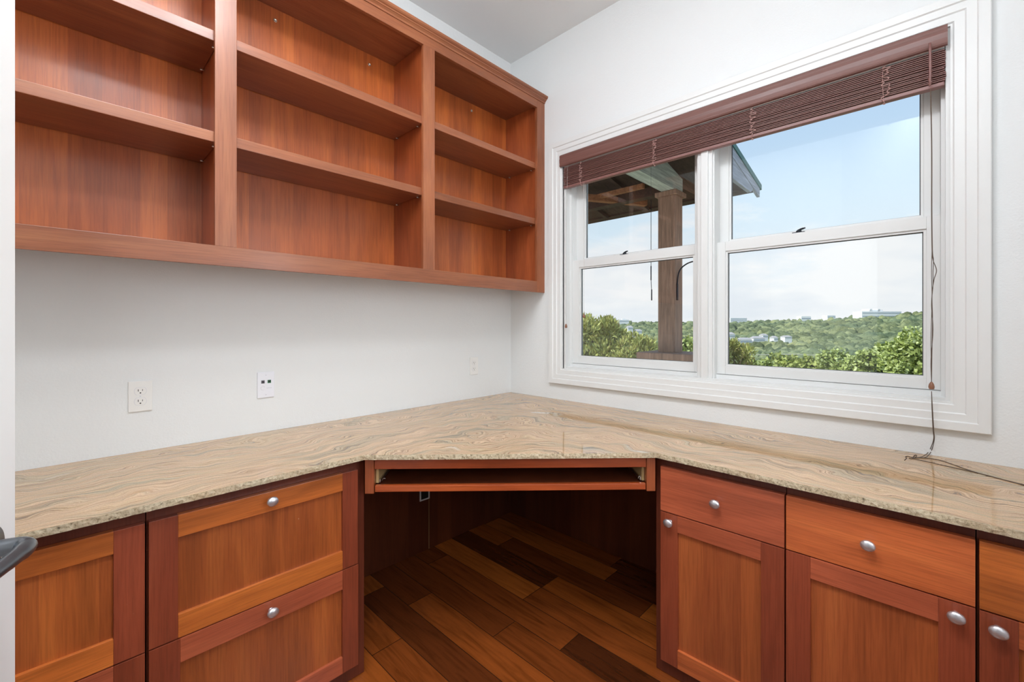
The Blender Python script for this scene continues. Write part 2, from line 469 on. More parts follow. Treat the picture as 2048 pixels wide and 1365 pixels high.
M['oakleaf'] = foliage('broad_leaf_foliage', lin(126, 138, 74), lin(172, 186, 104), lin(216, 226, 164))
M['midtree'] = foliage('mid_tree_foliage', lin(128, 138, 78), lin(168, 178, 98), lin(200, 208, 130))
M['bark'] = outwood('tree_bark', lin(120, 100, 80))
def canopymat():
    m = MT('forest_canopy', lin(100, 125, 80), .9, spec=.1)
    r = m.n('ShaderNodeNewGeometry').outputs['Random Per Island']
    p = m.n('ShaderNodeTexCoord').outputs['Object']
    n = m.n('ShaderNodeTexNoise', {'Vector': p, 'Scale': .45, 'Detail': 6, 'Roughness': .7}).outputs[0]
    n0 = m.n('ShaderNodeTexNoise', {'Vector': p, 'Scale': .006, 'Detail': 3}).outputs[0]
    c = m.ramp(r, [(0, lin(98, 108, 82)), (.5, lin(130, 138, 104)), (1, lin(162, 166, 124))])  # greyed greens carry the distance haze in the colour
    c = m.mix(1.0, c, m.ramp(n, [(.35, (.62, .66, .62, 1)), (.62, (1.2, 1.2, 1.15, 1))]), 'MULTIPLY')
    c = m.mix(1.0, c, m.ramp(n0, [(.35, (.86, .95, 1.0, 1)), (.65, (1.1, 1.06, .96, 1))]), 'MULTIPLY')
    m.color(c)
    return m.m
M['canopy'] = canopymat()
M['ground'] = MT('hill_ground', lin(118, 128, 88), .95).m
M['meadow'] = MT('dry_grass', lin(200, 190, 140), .95).m
M['bwhite'] = MT('white_building', lin(252, 252, 252), .7).m
M['bglass'] = MT('building_windows', lin(150, 165, 180), .4).m
M['roofgrey'] = MT('house_roof', lin(190, 185, 182), .8).m
M['roadm'] = MT('pale_road', lin(215, 212, 190), .9).m

# ------------------------------------------------------------------ room shell
WT = .15
WX = 2.75                      # reach of both walls from the corner
bm = NB(); box(bm, -7, WT, -7, WT, -.12, 0); build('floor', bm, M['floor'], kind='structure')
bm = NB(); box(bm, -7, WT, -7, WT, CEIL, CEIL + .1); build('ceiling', bm, M['ceil'], kind='structure')
bm = NB(); box(bm, -7, WT, 0, WT, 0, CEIL); build('wall_left', bm, M['wall'], kind='structure')
HY0, HY1, HZ0, HZ1 = -2.213, -.475, 1.05, 2.412          # window hole
bm = NB()
box(bm, 0, WT, -7, HY0, 0, CEIL); box(bm, 0, WT, HY1, 0, 0, CEIL)
box(bm, 0, WT, HY0, HY1, 0, HZ0); box(bm, 0, WT, HY0, HY1, HZ1, CEIL)
build('wall_right', bm, M['wall'], kind='structure')
bm = NB(); box(bm, -WX - .12, -WX, -1.55, 0, 0, CEIL); build('wall_entry_side', bm, M['wall'], kind='structure')
bm = NB(); box(bm, -1.55, 0, -WX - .12, -WX, 0, CEIL); build('wall_back', bm, M['wall'], kind='structure')
# diagonal wall with the doorway the picture is taken from
def dbox(bm, s0, s1, t0, t1, z0, z1, mi=0, bev=0):
    Mx = Matrix.Translation((-2.75, -1.55, 0)) @ Matrix.Rotation(-PI / 4, 4, 'Z')
    box(bm, s0, s1, t0, t1, z0, z1, mi, bev, Mx)
L = 1.2 * math.sqrt(2)
bm = NB()
dbox(bm, 0, .27, -.12, 0, 0, CEIL); dbox(bm, 1.14, L, -.12, 0, 0, CEIL); dbox(bm, .27, 1.14, -.12, 0, 2.1, CEIL)
build('wall_entry', bm, M['wall'], kind='structure')
bm = NB(); box(bm, -7.1, -7, -7, 0, 0, CEIL); box(bm, -7, 0, -7.1, -7, 0, CEIL); build('wall_hall', bm, M['wall'], kind='structure')

# ------------------------------------------------------------------ window casing, frame, sashes
def loopframe(bm, y0, y1, z0, z1, prof, mi=0):
    """mitred picture frame; prof = [(inset, x)]"""
    rings = []
    for o, x in prof:
        rings.append([bm.verts.new((x, a, b)) for a, b in ((y0 + o, z0 + o), (y1 - o, z0 + o), (y1 - o, z1 - o), (y0 + o, z1 - o))])
    for i in range(len(rings) - 1):
        for k in range(4):
            f = bm.faces.new((rings[i][k], rings[i][(k + 1) % 4], rings[i + 1][(k + 1) % 4], rings[i + 1][k])); f.material_index = mi
bm = NB()
prof = [(0, 0), (0, -.022), (.003, -.026), (.031, -.026), (.035, -.021), (.060, -.021), (.064, -.016), (.090, -.016), (.094, -.010), (.1, -.010), (.1, .012), (.1, .03)]
loopframe(bm, -2.313, -.368, .953, 2.508, prof)
build('trim_1', bm, M['white'], origin=(0, -1.34, .953), kind='structure')
# frame: jambs, head, sill, mullion (room side is the stop, stepped towards the glass)
bm = NB()
Y0, Y1, Z0, Z1 = HY0, HY1, HZ0, HZ1
box(bm, .0, .16, Y0 - .02, Y0 + .012, Z0 - .02, Z1 + .02, 0, .001)
box(bm, .0, .16, Y1 - .012, Y1 + .02, Z0 - .02, Z1 + .02, 0, .001)
box(bm, .001, .159, Y0 + .012, Y1 - .012, Z1 - .012, Z1 + .02, 0)
box(bm, .001, .17, Y0 + .012, Y1 - .012, Z0 - .02, Z0 + .014, 0)
box(bm, .0458, .158, Y0 + .013, Y1 - .013, Z0, 1.083, 0)
box(bm, .045, .062, Y1 - .026, Y1 - .01, Z0, Z1, 0, .002)
box(bm, .045, .062, Y0 + .01, Y0 + .024, Z0, Z1, 0, .002)
box(bm, .0615, .16, Y1 - .0275, Y1, Z0, Z1, 0, .001)
box(bm, .0615, .16, Y0, Y0 + .0235, Z0, Z1, 0, .001)
box(bm, .0955, .16, Y0 + .02, Y1 - .02, 2.385, Z1, 0, .001)
# mullion
box(bm, .012, .16, -1.382, -1.312, 1.05, Z1, 0, .002)
box(bm, .022, .16, -1.389, -1.304, 1.05, Z1, 0, .002)
box(bm, .002, .02, -1.364, -1.330, 1.05, Z1, 0, .003)
build('trim_2', bm, M['vinyl'], origin=(.08, -1.34, 1.03), kind='structure')

def sash(parent, name, y0, y1, z0, z1, x0, x1, gy0, gy1, gz0, gz1, gx):
    b = NB()
    box(b, x0, x1, y0, gy0, z0, z1, 0, .0015); box(b, x0, x1, gy1, y1, z0, z1, 0, .0015)
    box(b, x0, x1, gy0, gy1, z0, gz0, 0, .0015); box(b, x0, x1, gy0, gy1, gz1, z1, 0, .0015)
    # glazing bead, set back
    w = .009
    for (a, c, d, e) in ((gy0, gy0 + w, gz0, gz1), (gy1 - w, gy1, gz0, gz1), (gy0, gy1, gz0, gz0 + w), (gy0, gy1, gz1 - w, gz1)):
        box(b, x0 + .006 + (.0006 if (e - d) < .02 else 0), x1 - .004, a, c, d, e, 0, .0006)
    g = .003
    for (a, c, d, e) in ((gy0 + w, gy0 + w + g, gz0 + w, gz1 - w), (gy1 - w - g, gy1 - w, gz0 + w, gz1 - w), (gy0 + w, gy1 - w, gz0 + w, gz0 + w + .002), (gy0 + w, gy1 - w, gz1 - w - g, gz1 - w)):
        box(b, gx - .003, gx + .003, a, c, d, e, 1)
    o = build(name, b, [M['vinyl'], M['bead']], parent)
    b = NB(); box(b, gx - .002, gx + .002, gy0, gy1, gz0, gz1)
    build('glass', b, M['glass'], o)
    return o
for i, (a, b_, ga, gb) in enumerate((( -1.305, -.500, -1.268, -.556), (-2.189, -1.388, -2.143, -1.436))):
    w = empty('window_%d' % (i + 1), (.08, (a + b_) / 2, 1.083), kind='structure')
    lo = sash(w, 'lower_sash', a, b_, 1.085, 1.745, .060, .095, ga - .008, gb + .008, 1.126, 1.698, .080)
    up = sash(w, 'upper_sash', a, b_, 1.715, 2.398, .100, .135, ga - .002 if i == 0 else ga, gb - .004 if i == 0 else gb + .004, 1.752, 2.35, .118)
    yl = -.862 if i == 0 else -1.735
    bk = NB()
    box(bk, .064, .09, yl - .024, yl + .024, 1.745, 1.749, 0, .001)
    lathe(bk, [(.011, 0), (.011, .006), (.006, .009)], (.077, yl, 1.749), (0, 0, 1), 14)
    tube(bk, [(.077, yl + .004, 1.756), (.070, yl - .012, 1.761), (.066, yl - .026, 1.763)], [.005, .0045, .0035], 8, 3)
    build('sash_lock', bk, M['iron'], w)

# ------------------------------------------------------------------ blind
bl = empty('window_blind', (-.01, -1.335, 2.199), 'raised brown wooden slat blind with valance hanging in the white window', 'blind')
b = NB()
# valance with a moulded face
prof = [(-.020, 2.336), (-.030, 2.338), (-.033, 2.343), (-.031, 2.352), (-.033, 2.362), (-.034, 2.380), (-.031, 2.392), (-.033, 2.400), (-.030, 2.409), (-.020, 2.411)]
for a, c in ((-.463, -2.206),):
    r0 = [b.verts.new((x, a, z)) for x, z in prof]; r1 = [b.verts.new((x, c, z)) for x, z in prof]
    n = len(prof)
    for k in range(n): b.faces.new((r0[k], r0[(k + 1) % n], r1[(k + 1) % n], r1[k]))
    b.faces.new(r0); b.faces.new(r1[::-1])
build('valance', b, M['valance'], bl)
b = NB(); box(b, -.0185, .032, -2.198, -.487, 2.3365, 2.392, 0, .002); build('headrail', b, M['vinyl'], bl, label='white head rail, lowered to stand for daylight glowing in the gap')  # white front dropped low, stands in for daylight under the valance
for k in range(16):
    z = 2.2195 + k * .0073
    b = NB()
    tilt = random.uniform(-.05, .05); dx = random.uniform(-.0025, .0025); dy = random.uniform(-.0025, .0025)
    Mx = Matrix.Translation((.001 + dx, 0, z)) @ Matrix.Rotation(tilt, 4, 'Y')
    box(b, -.0135, .0135, -2.2005 + dy, -.4795 + dy, -.0014, .0014, 0, .0008, Mx)
    build('slat', b, M['blind'], bl)
b = NB(); box(b, -.014, .015, -2.198, -.481, 2.199, 2.2135, 0, .003); build('bottom_rail', b, M['blind'], bl)
for q, yc in enumerate((-.618, -1.094, -1.573, -2.037)):
    b = NB()
    pts = [(-.016, yc, 2.335)]
    rr = random.Random(q + 3)
    for k in range(26):
        pts.append((-.018 - rr.uniform(0, .006), yc + rr.uniform(-.014, .014) , 2.326 - k * .0045 + rr.uniform(-.004, .004)))
    pts.append((-.016, yc + .006, 2.200)); pts.append((-.01, yc + .004, 2.192))
    tube(b, pts, .0012, 5, 4)
    tube(b, [(-.0155, yc + .008, 2.335), (-.0165, yc + .009, 2.27), (-.0155, yc + .006, 2.197)], .0008, 5, 4)
    lathe(b, [(.004, 0), (.005, .002), (.003, .004)], (-.004, yc + .005, 2.195), (0, 0, -1), 10)
    build('ladder_cord', b, M['pinkcord'], bl)
# wand and lift cord on the right
b = NB(); tube(b, [(-.040, -2.160, 2.355), (-.041, -2.161, 2.27), (-.040, -2.160, 2.200)], .0038, 8, 3)
build('tilt_wand', b, M['blind'], bl, label='brown twist wand')
CT = .8494
def px2(px, py, x):            # point on plane X = x seen at that pixel
    t = (px - 1024) / FPX
    v = Vector((math.cos(YAW) + t * math.sin(YAW), math.sin(YAW) - t * math.cos(YAW), -(py - 650.6) / FPX))
    s = (x - CAM.x) / v.x
    return CAM + v * s
def pxz(px, py, z):
    t = (px - 1024) / FPX
    v = Vector((math.cos(YAW) + t * math.sin(YAW), math.sin(YAW) - t * math.cos(YAW), -(py - 650.6) / FPX))
    s = (z - CAM.z) / v.z
    return CAM + v * s
b = NB()
top = [px2(1861, 180, -.042), px2(1863, 300, -.042), px2(1863, 420, -.042), px2(1864, 500, -.042), px2(1866, 520, -.042)]
tube(b, top + [px2(1873, 541, -.042), px2(1868, 560, -.042), px2(1864, 590, -.042), px2(1865, 640, -.042), px2(1864, 700, -.042), px2(1863, 764, -.042)], .0011, 6, 6)
tube(b, [p + Vector((0, -.0012, 0)) for p in top] + [px2(1866, 545, -.042), px2(1866, 570, -.042), px2(1863, 610, -.042), px2(1866, 660, -.042), px2(1862, 720, -.042), px2(1863, 764, -.042)], .0010, 6, 6)
tube(b, [px2(1864, 500, -.043), px2(1863, 545, -.043), px2(1864, 600, -.043), px2(1862, 680, -.043), px2(1863, 764, -.043)], .0009, 6, 6)
zt = CT + .0014
for off, tail in ((0, ((1858, 904), (1846, 913), (1832, 916), (1822, 915))), (1, ((1862, 905), (1852, 915), (1840, 916.5), (1826, 917)))):
    pts = [px2(1863, 783, -.042), px2(1864 + off, 820, -.043), px2(1866 + off * 1.5, 860, -.044), px2(1867 + off * 1.5, 880, -.045)]
    q = tail[0]; pts.append(pxz(q[0], q[1] - 1, CT + .012)); pts.append(pxz(*tail[1], CT + .004))
    pts += [pxz(px, py, zt) for px, py in tail[2:]]
    tube(b, pts, .0011, 6, 6)
# little bow and the long tail lying on the worktop
tube(b, [pxz(*q, zt) for q in ((1809, 921), (1813, 917), (1811, 914), (1817, 913), (1826, 917), (1832, 914), (1833, 911), (1828, 912), (1825, 918), (1818, 917))], .0012, 6, 6)
tube(b, [pxz(*q, zt) for q in ((1824, 916), (1850, 916.5), (1880, 921), (1910, 931), (1940, 941.5), (1980, 953), (2020, 963), (2060, 973), (2120, 990))], .0012, 6, 6)
tube(b, [pxz(*q, zt) for q in ((1826, 918), (1850, 923), (1890, 932), (1920, 938.5), (1934, 941.5), (1960, 947.5), (2000, 958), (2060, 974.5), (2120, 991))], .0012, 6, 6)
lc = build('lift_cord', b, M['cordm'], bl, label='knotted brown pull cord trailing onto the worktop')
def tassel(p, L=.024, r=.0085):
    b = NB()
    lathe(b, [(.0018, 0), (r * .45, L * .10), (r * .78, L * .3), (r, L * .6), (r * .98, L * .8), (r * .78, L), (.001, L)], p, (0, 0, -1), 16)
    return b
build('tassel', tassel(px2(1863, 764, -.0425), .027), M['tassel'], bl)
# two thin cords at the left end
b = NB(); tube(b, [(-.012, -.514 + .002, 2.335), (-.02, -.508, 1.9), (-.02, -.506, 1.338)], .0008, 5, 3)
tube(b, [(-.018, -.640, 2.2), (-.02, -.642, 1.8), (-.02, -.6415, 1.400)], .0008, 5, 3)
build('lift_cord', b, M['palecord'], bl, label='two thin pale cords at the left end')
build('tassel', tassel((-.02, -.506, 1.338), .026), M['tassel'], bl)
build('tassel', tassel((-.02, -.6415, 1.400), .026), M['tassel'], bl)

# ------------------------------------------------------------------ wall cabinet
uc = empty('wall_shelving_unit', (-1.37, -.158, 1.545), 'open cherry wood wall shelving with three bays hung above the worktop', 'shelving')
D0 = -.315                       # front plane
XL = -2.735
def part(name, mat, *bx, bev=.0012, **k):
    b = NB()
    for q in bx: box(b, *q[:6], 0, bev)
    return build(name, b, mat, uc, **k)
part('back_panel', M['up_back'], (XL + .02, -.012, -.012, -.002, 1.60, 2.80), bev=0)
part('bottom_panel', M['up_x'], (XL + .005, -.004, -.300, -.012, 1.597, 1.6155))
part('top_panel', M['up_x'], (XL + .005, -.004, -.300, -.012, 2.772, 2.792))
for a, c in ((-.0625, -.003), (-.9467, -.9267), (-.9247, -.905), (-1.832, -1.814), (-1.812, -1.796), (XL, XL + .02)):
    pass
part('side_panel', M['up_side'], (-.0625, -.003, -.300, -.012, 1.60, 2.79))
part('divider', M['up_side'], (-.9467, -.904, -.300, -.012, 1.6155, 2.772))
part('divider', M['up_side'], (-1.832, -1.794, -.300, -.012, 1.6155, 2.772))
part('side_panel', M['up_side'], (XL, XL + .06, -.300, -.012, 1.60, 2.79))
for a, c in ((-.077, -.001), (-.960, -.890), (-1.848, -1.780), (XL, XL + .072)):
    part('stile', M['up_z'], (a, c, D0, -.297, 1.616 if a not in (-.077, XL) else 1.545, 2.753 if a not in (-.077, XL) else 2.803))
part('bottom_rail', M['up_x'], (XL + .072, -.077, D0, -.297, 1.545, 1.616))
part('top_rail', M['up_x'], (XL + .072, -.077, D0, -.297, 2.753, 2.803))
for (a, c) in ((-.902, -.064), (-1.792, -.949), (-2.673, -1.834)):
    for z0, z1 in ((1.993, 2.031), (2.359, 2.397)):
        part('shelf', M['up_x'], (a, c, -.2955, -.016, z0, z1), bev=.0018)
        for xx, s in ((a, 1), (c, -1)):
            for yy in (-.255, -.055):
                b = NB(); tube(b, [(xx - s * .002, yy, z0 - .0035), (xx + s * .011, yy, z0 - .0035)], .0028, 8)
                build('shelf_pin', b, M['steel'], uc)
# crown moulding
b = NB()
pr = [(-.30, 2.803), (D0 - .004, 2.803), (D0 - .006, 2.811), (D0 - .014, 2.818), (D0 - .017, 2.819), (D0 - .018, 2.824), (D0 - .024, 2.827), (D0 - .029, 2.832), (D0 - .030, 2.842), (-.30, 2.842)]
r0 = [b.verts.new((XL - .01, y, z)) for y, z in pr]; r1 = [b.verts.new((-.001, y, z)) for y, z in pr]
for k in range(len(pr)): b.faces.new((r0[k], r0[(k + 1) % len(pr)], r1[(k + 1) % len(pr)], r1[k]))
b.faces.new(r0); b.faces.new(r1[::-1])
build('crown_molding', b, M['up_x'], uc)
for xx, zz in ((-1.555, 2.719), (-1.095, 2.717), (-.38, 2.726)):
    b = NB()
    lathe(b, [(.0075, 0), (.0085, .0015), (.0055, .003), (.0045, .0012), (.001, .0005)], (xx, -.012, zz), (0, -1, 0), 16)
    build('screw', b, M['steel'], uc)

# ------------------------------------------------------------------ knob
def knob_bm(p, axis):
    b = NB()
    prof = [(.0085, 0), (.0080, .002), (.0052, .005), (.0050, .011), (.0075, .0135), (.0135, .0155), (.0165, .0185), (.0162, .0205)]
    for k in range(1, 9):
        t = k / 8 * PI / 2
        prof.append((.0162 * math.cos(t) + .0003, .0205 + .0085 * math.sin(t)))
    lathe(b, prof, p, axis, 28, sx=1.06, sz=.92)
    return b

# ------------------------------------------------------------------ base cabinets
def mapL(u0, u1, d0, d1, z0, z1): return (u0, u1, -.622 + d0, -.622 + d1, z0, z1)
def mapR(u0, u1, d0, d1, z0, z1): return (-.652 + d0, -.652 + d1, u0, u1, z0, z1)
def shaker(name, parent, mp_, u0, u1, z0, z1, sl, sr, rt, rb, mats):
    """mats: stile, rail top, rail bottom, panel"""
    b = NB()
    box(b, *mp_(u0, u0 + sl, 0, .02, z0, z1), 0, .0012)
    box(b, *mp_(u1 - sr, u1, 0, .02, z0, z1), 0, .0012)
    box(b, *mp_(u0 + sl, u1 - sr, 0, .02, z1 - rt, z1), 1, .0012)
    box(b, *mp_(u0 + sl, u1 - sr, 0, .02, z0, z0 + rb), 2, .0012)
    box(b, *mp_(u0 + sl - .003, u1 - sr + .003, .010, .018, z0 + rb - .003, z1 - rt + .003), 3)
    return build(name, b, mats, parent)
def slab(name, parent, mp_, u0, u1, z0, z1, mat):
    b = NB(); box(b, *mp_(u0, u1, 0, .02, z0, z1), 0, .0015)
    return build(name, b, mat, parent)
def body(parent, mp_, u0, u1, depth, foot=True):
    b = NB()
    box(b, *mp_(u0 + .0005, u1 - .0005, .022, .042, .002, .829), 0, .001)      # face frame
    box(b, *mp_(u0 + .001, u0 + .019, .042, depth, .002, .829), 0)
    box(b, *mp_(u1 - .019, u1 - .001, .042, depth, .002, .829), 0)
    box(b, *mp_(u0 + .019, u1 - .019, .042, depth, .04, .058), 0)
    box(b, *mp_(u0 + .019, u1 - .019, .042, depth - .02, .80, .829), 0)
    return build('body', b, M['frame'], parent)

AX = (0, -1, 0)
# file drawer cabinet beside the knee space
A = empty('file_cabinet', (-1.75, -.31, 0), 'cherry base cabinet with two deep framed drawers left of the knee space', 'cabinet')
body(A, mapL, -2.067, -1.4255, .60)
dr = shaker('drawer', A, mapL, -2.0635, -1.4620, .4395, .7900, .0645, .058, .064, .067, [M['red_Z'], M['org_X'], M['org_X'], M['panel']])
build('knob', knob_bm((-1.759, -.622, .763), AX), M['nickel'], dr)
dr = shaker('drawer', A, mapL, -2.0635, -1.4600, .060, .4360, .0695, .0600, .069, .060, [M['red_Z'], M['red_X'], M['red_X'], M['panel']])
build('knob', knob_bm((-1.758, -.622, .406), AX), M['nickel'], dr)
B = empty('file_cabinet', (-2.4, -.31, 0), 'cherry base cabinet with framed drawers cut off by the white door', 'cabinet')
body(B, mapL, -2.735, -2.068, .60)
dr = shaker('drawer', B, mapL, -2.730, -2.0715, .4395, .7900, .063, .063, .060, .068, [M['red_Z'], M['org_X'], M['org_X'], M['panel']])
build('knob', knob_bm((-2.40, -.622, .763), AX), M['nickel'], dr)
dr = shaker('drawer', B, mapL, -2.730, -2.0715, .060, .4360, .063, .063, .069, .060, [M['red_Z'], M['red_X'], M['red_X'], M['panel']])
build('knob', knob_bm((-2.40, -.622, .406), AX), M['nickel'], dr)
AX = (-1, 0, 0)
C = empty('base_cabinet', (-.33, -1.61, 0), 'cherry base cabinet with narrow door knob at its left, right of the knee space', 'cabinet')
body(C, mapR, -1.8320, -1.396, .63)
dr = slab('drawer', C, mapR, -1.8300, -1.4235, .6275, .7950, M['red_Y'])
build('knob', knob_bm((-.652, -1.626, .713), AX), M['nickel'], dr)
dr = shaker('door', C, mapR, -1.8300, -1.4235, .060, .6240, .0660, .0655, .062, .067, [M['red_Z'], M['red_Y'], M['mid_Y'], M['panel_r']])
build('knob', knob_bm((-.652, -1.461, .595), AX), M['nickel'], dr)
Dc = empty('base_cabinet', (-.33, -2.04, 0), 'cherry base cabinet with one drawer and framed door, second from the knee space', 'cabinet')
body(Dc, mapR, -2.2425, -1.8325, .63)
dr = slab('drawer', Dc, mapR, -2.2410, -1.8345, .6275, .7950, M['mid_Y'])
build('knob', knob_bm((-.652, -2.035, .715), AX), M['nickel'], dr)
dr = shaker('door', Dc, mapR, -2.2410, -1.8345, .060, .6240, .0660, .0640, .064, .067, [M['red_Z'], M['red_Y'], M['mid_Y'], M['panel_r']])
build('knob', knob_bm((-.652, -2.207, .595), AX), M['nickel'], dr)
Ec = empty('base_cabinet', (-.33, -2.49, 0), 'cherry base cabinet at the far right, mostly outside the photo', 'cabinet')
body(Ec, mapR, -2.74, -2.2435, .63)
dr = slab('drawer', Ec, mapR, -2.735, -2.2475, .6275, .7950, M['org_Y'])
build('knob', knob_bm((-.652, -2.49, .715), AX), M['nickel'], dr)
dr = shaker('door', Ec, mapR, -2.735, -2.2475, .060, .6240, .0640, .0640, .064, .067, [M['red_Z'], M['mid_Y'], M['mid_Y'], M['panel']])
build('knob', knob_bm((-.652, -2.278, .593), AX), M['nickel'], dr)

# knee space back panels
kp = empty('knee_panel', (-.71, -.01, 0), 'dark veneered back panel with seam under the counter, left side of knee space', 'panel')
b = NB(); box(b, -1.424, -.7195, -.020, -.001, .002, .828); box(b, -.7175, -.021, -.020, -.001, .002, .828)
build('panel_board', b, M['knee'], kp)
b = NB(); box(b, -.7195, -.7175, -.0205, -.001, .002, .828); build('edge_strip', b, M['ply'], kp, label='pale raw edge at the seam')
b = NB(); box(b, -.020, -.001, -1.395, -.0015, .002, .828)
build('knee_panel', b, M['knee'], origin=(-.01, -.7, 0), label='dark veneered back panel under the window wall, right side of knee space', cat='panel')

# ------------------------------------------------------------------ keyboard tray in the corner
PA = Vector((-1.4525, -.6527, 0)); PB = Vector((-.6786, -1.4175, 0))
dv = (PB - PA).normalized(); nv = Vector((-dv.y, dv.x, 0))
def T(bm, s0, s1, o0, o1, z0, z1, mi=0, bev=0):
    Mx = Matrix(((dv.x, nv.x, 0, PA.x), (dv.y, nv.y, 0, PA.y), (0, 0, 1, 0), (0, 0, 0, 1)))
    box(bm, s0, s1, o0, o1, z0, z1, mi, bev, Mx)
mid = (PA + PB) / 2
kt = empty('keyboard_drawer', (mid.x + .1, mid.y + .1, .70), 'cherry keyboard tray slung under the diagonal front edge of the worktop', 'keyboard tray')
b = NB(); T(b, .032, 1.058, .020, .040, .789, .8295, 0, .0012); build('apron_rail', b, M['dg'], kt)
b = NB(); T(b, -.004, .0295, .020, .045, .697, .8295, 0, .0015); T(b, .006, .024, .045, .42, .75, .8295); build('side_block', b, M['mid_Z'], kt)
b = NB(); T(b, 1.0605, 1.094, .020, .045, .697, .8295, 0, .0015); T(b, 1.066, 1.084, .045, .42, .75, .8295); build('side_block', b, M['mid_Z'], kt)
b = NB(); T(b, .034, 1.056, .018, .036, .704, .7275, 0, .002); T(b, .045, 1.045, .036, .38, .708, .722, 1); tr_ = build('tray', b, [M['dg'], M['knee']], kt)
for s0, s1 in ((.0300, .0400), (1.0500, 1.0600)):
    b = NB(); T(b, s0, s1, .046, .40, .728, .795, 0, .001); build('side_cleat', b, M['ply'], kt, label='pale unfinished side cleat')
for s0, s1, c in ((.041, .046, .050), (1.044, 1.049, 1.040)):
    b = NB(); T(b, s0, s1, .05, .36, .728, .740, 0, .0005)
    q0 = PA + dv * c + nv * .06; q0.z = .728
    tube(b, [q0 + Vector((0, 0, .002)), q0 + Vector((0, 0, .012)) + dv * .004, q0 + Vector((0, 0, .012)) + dv * .012], .0014, 6, 3)
    build('slide', b, M['steel'], kt)

# ------------------------------------------------------------------ worktop
def edgeline(a, c, n):
    o = []
    d = (Vector(c) - Vector(a)); nn = Vector((-d.y, d.x)).normalized()
    for i in range(n):
        t = i / n
        p = Vector(a) + d * t
        j = random.uniform(-.0009, .0007) if i else 0
        o.append((p.x + nn.x * j, p.y + nn.y * j))
    return o
TZ0, TZ1 = .8305, .8494
FA, FB = (-1.4545, -.655), (-.6803, -1.4194)
outl = [(-2.748, -.001), (-.001, -.001)] + [(-.001, -2.748)] + edgeline((-.6803, -2.748), FB, 110) + edgeline(FB, FA, 90) + edgeline(FA, (-2.748, -.655), 110) + [(-2.748, -.655)]
b = NB()
n = len(outl)
top = [b.verts.new((x, y, TZ1)) for x, y in outl]
def shr(x, y, k):
    if x < -2.7 or y < -2.7 or (x > -.01) or (y > -.01): return (x, y)
    c = Vector((-.2, -.2)) - Vector((x, y))
    if x < -1.46: v = Vector((0, -1))
    elif y < -1.42: v = Vector((-1, 0))
    else: v = Vector((-.703, -.711))
    return (x + v.x * k, y + v.y * k)
midr = [b.verts.new((*shr(x, y, random.uniform(-.0008, .0012)), (TZ0 + TZ1) / 2 + random.uniform(-.002, .002))) for x, y in outl]
low = [b.verts.new((*shr(x, y, random.uniform(-.0018, .0004)), TZ0)) for x, y in outl]
b.faces.new(top); b.faces.new(low[::-1])
for i in range(n):
    j = (i + 1) % n
    for r0, r1 in ((low, midr), (midr, top)):
        f = b.faces.new((r0[i], r0[j], r1[j], r1[i])); f.material_index = 1
build('worktop', b, [M['granite'], M['granite_e']], origin=(0, 0, 0), label='beige veined granite worktop wrapping the corner with a rough chiselled edge', cat='worktop')

# ------------------------------------------------------------------ outlets
def plate_bm(cx, cz, w=.070, h=.115, d=.0055):
    b = NB()
    box(b, cx - w / 2, cx + w / 2, -d, -.0005, cz - h / 2, cz + h / 2, 0, .0022)
    return b
def outlet(x, z, label):
    t = empty('wall_outlet', (x, -.001, z - .0575), label, 'outlet')
    build('cover_plate', plate_bm(x, z), M['plastic'], t)
    for dz in (.0195, -.0195):
        b = NB()
        out_ = []
        for k in range(40):
            a = 2 * PI * k / 40
            px_, pz_ = .0172 * math.cos(a), .0172 * math.sin(a)
            pz_ = max(-.0135, min(.0135, pz_))
            out_.append((px_, pz_))
        for y0, y1, sc, mi in ((-.0066, -.005, 1.0, 0), (-.0058, -.004, 1.07, 2)):
            lo = [b.verts.new((x + a * sc, y0, z + dz + c * sc)) for a, c in out_]
            hi = [b.verts.new((x + a * sc, y1, z + dz + c * sc)) for a, c in out_]
            f = b.faces.new(lo); f.material_index = mi
            for k in range(40):
                f = b.faces.new((lo[k], lo[(k + 1) % 40], hi[(k + 1) % 40], hi[k])); f.material_index = mi
        box(b, x - .0072, x - .0052, -.0069, -.005, z + dz - .001, z + dz + .0072, 1)
        box(b, x + .0052, x + .0070, -.0069, -.005, z + dz + .0002, z + dz + .0066, 1)
        lathe(b, [(.0024, 0), (.0024, .002)], (x, -.0049, z + dz - .0068), (0, -1, 0), 12, 1)
        build('receptacle', b, [M['plastic'], M['dark'], M['emb']], t)
    b = NB(); lathe(b, [(.0024, 0), (.0022, .0012)], (x, -.0052, z), (0, -1, 0), 12); build('screw', b, M['emb'], t)
outlet(-2.0225, 1.060, 'white double wall outlet nearest the white door')
outlet(-.351, 1.062, 'white double wall outlet close to the room corner')
t = empty('data_plate', (-1.591, -.001, 1.002), 'white data wall plate with a grey and a green jack', 'wall plate')
build('cover_plate', plate_bm(-1.591, 1.060), M['plastic_b'], t)
for xx, mm, nm in ((-1.6035, 'grey_jack', 'grey jack'), (-1.5775, 'green_jack', 'green jack')):
    b = NB()
    box(b, xx - .007, xx + .007, -.0068, -.004, 1.0675, 1.0815, 0, .0006)
    if mm == 'green_jack':
        v = [b.verts.new((xx + a, -.0070, 1.0745 + c)) for a, c in ((-.0052, .0045), (.0052, .0045), (.0052, 0), (.0015, -.0045), (-.0015, -.0045), (-.0052, 0))]
        f = b.faces.new(v); f.material_index = 1
    else:
        box(b, xx - .0045, xx + .0045, -.0072, -.006, 1.0755, 1.0785, 1); box(b, xx - .0042, xx + .0042, -.0072, -.006, 1.0695, 1.0730, 1)
    build('jack', b, [M[mm], M['dark']], t, label=nm)
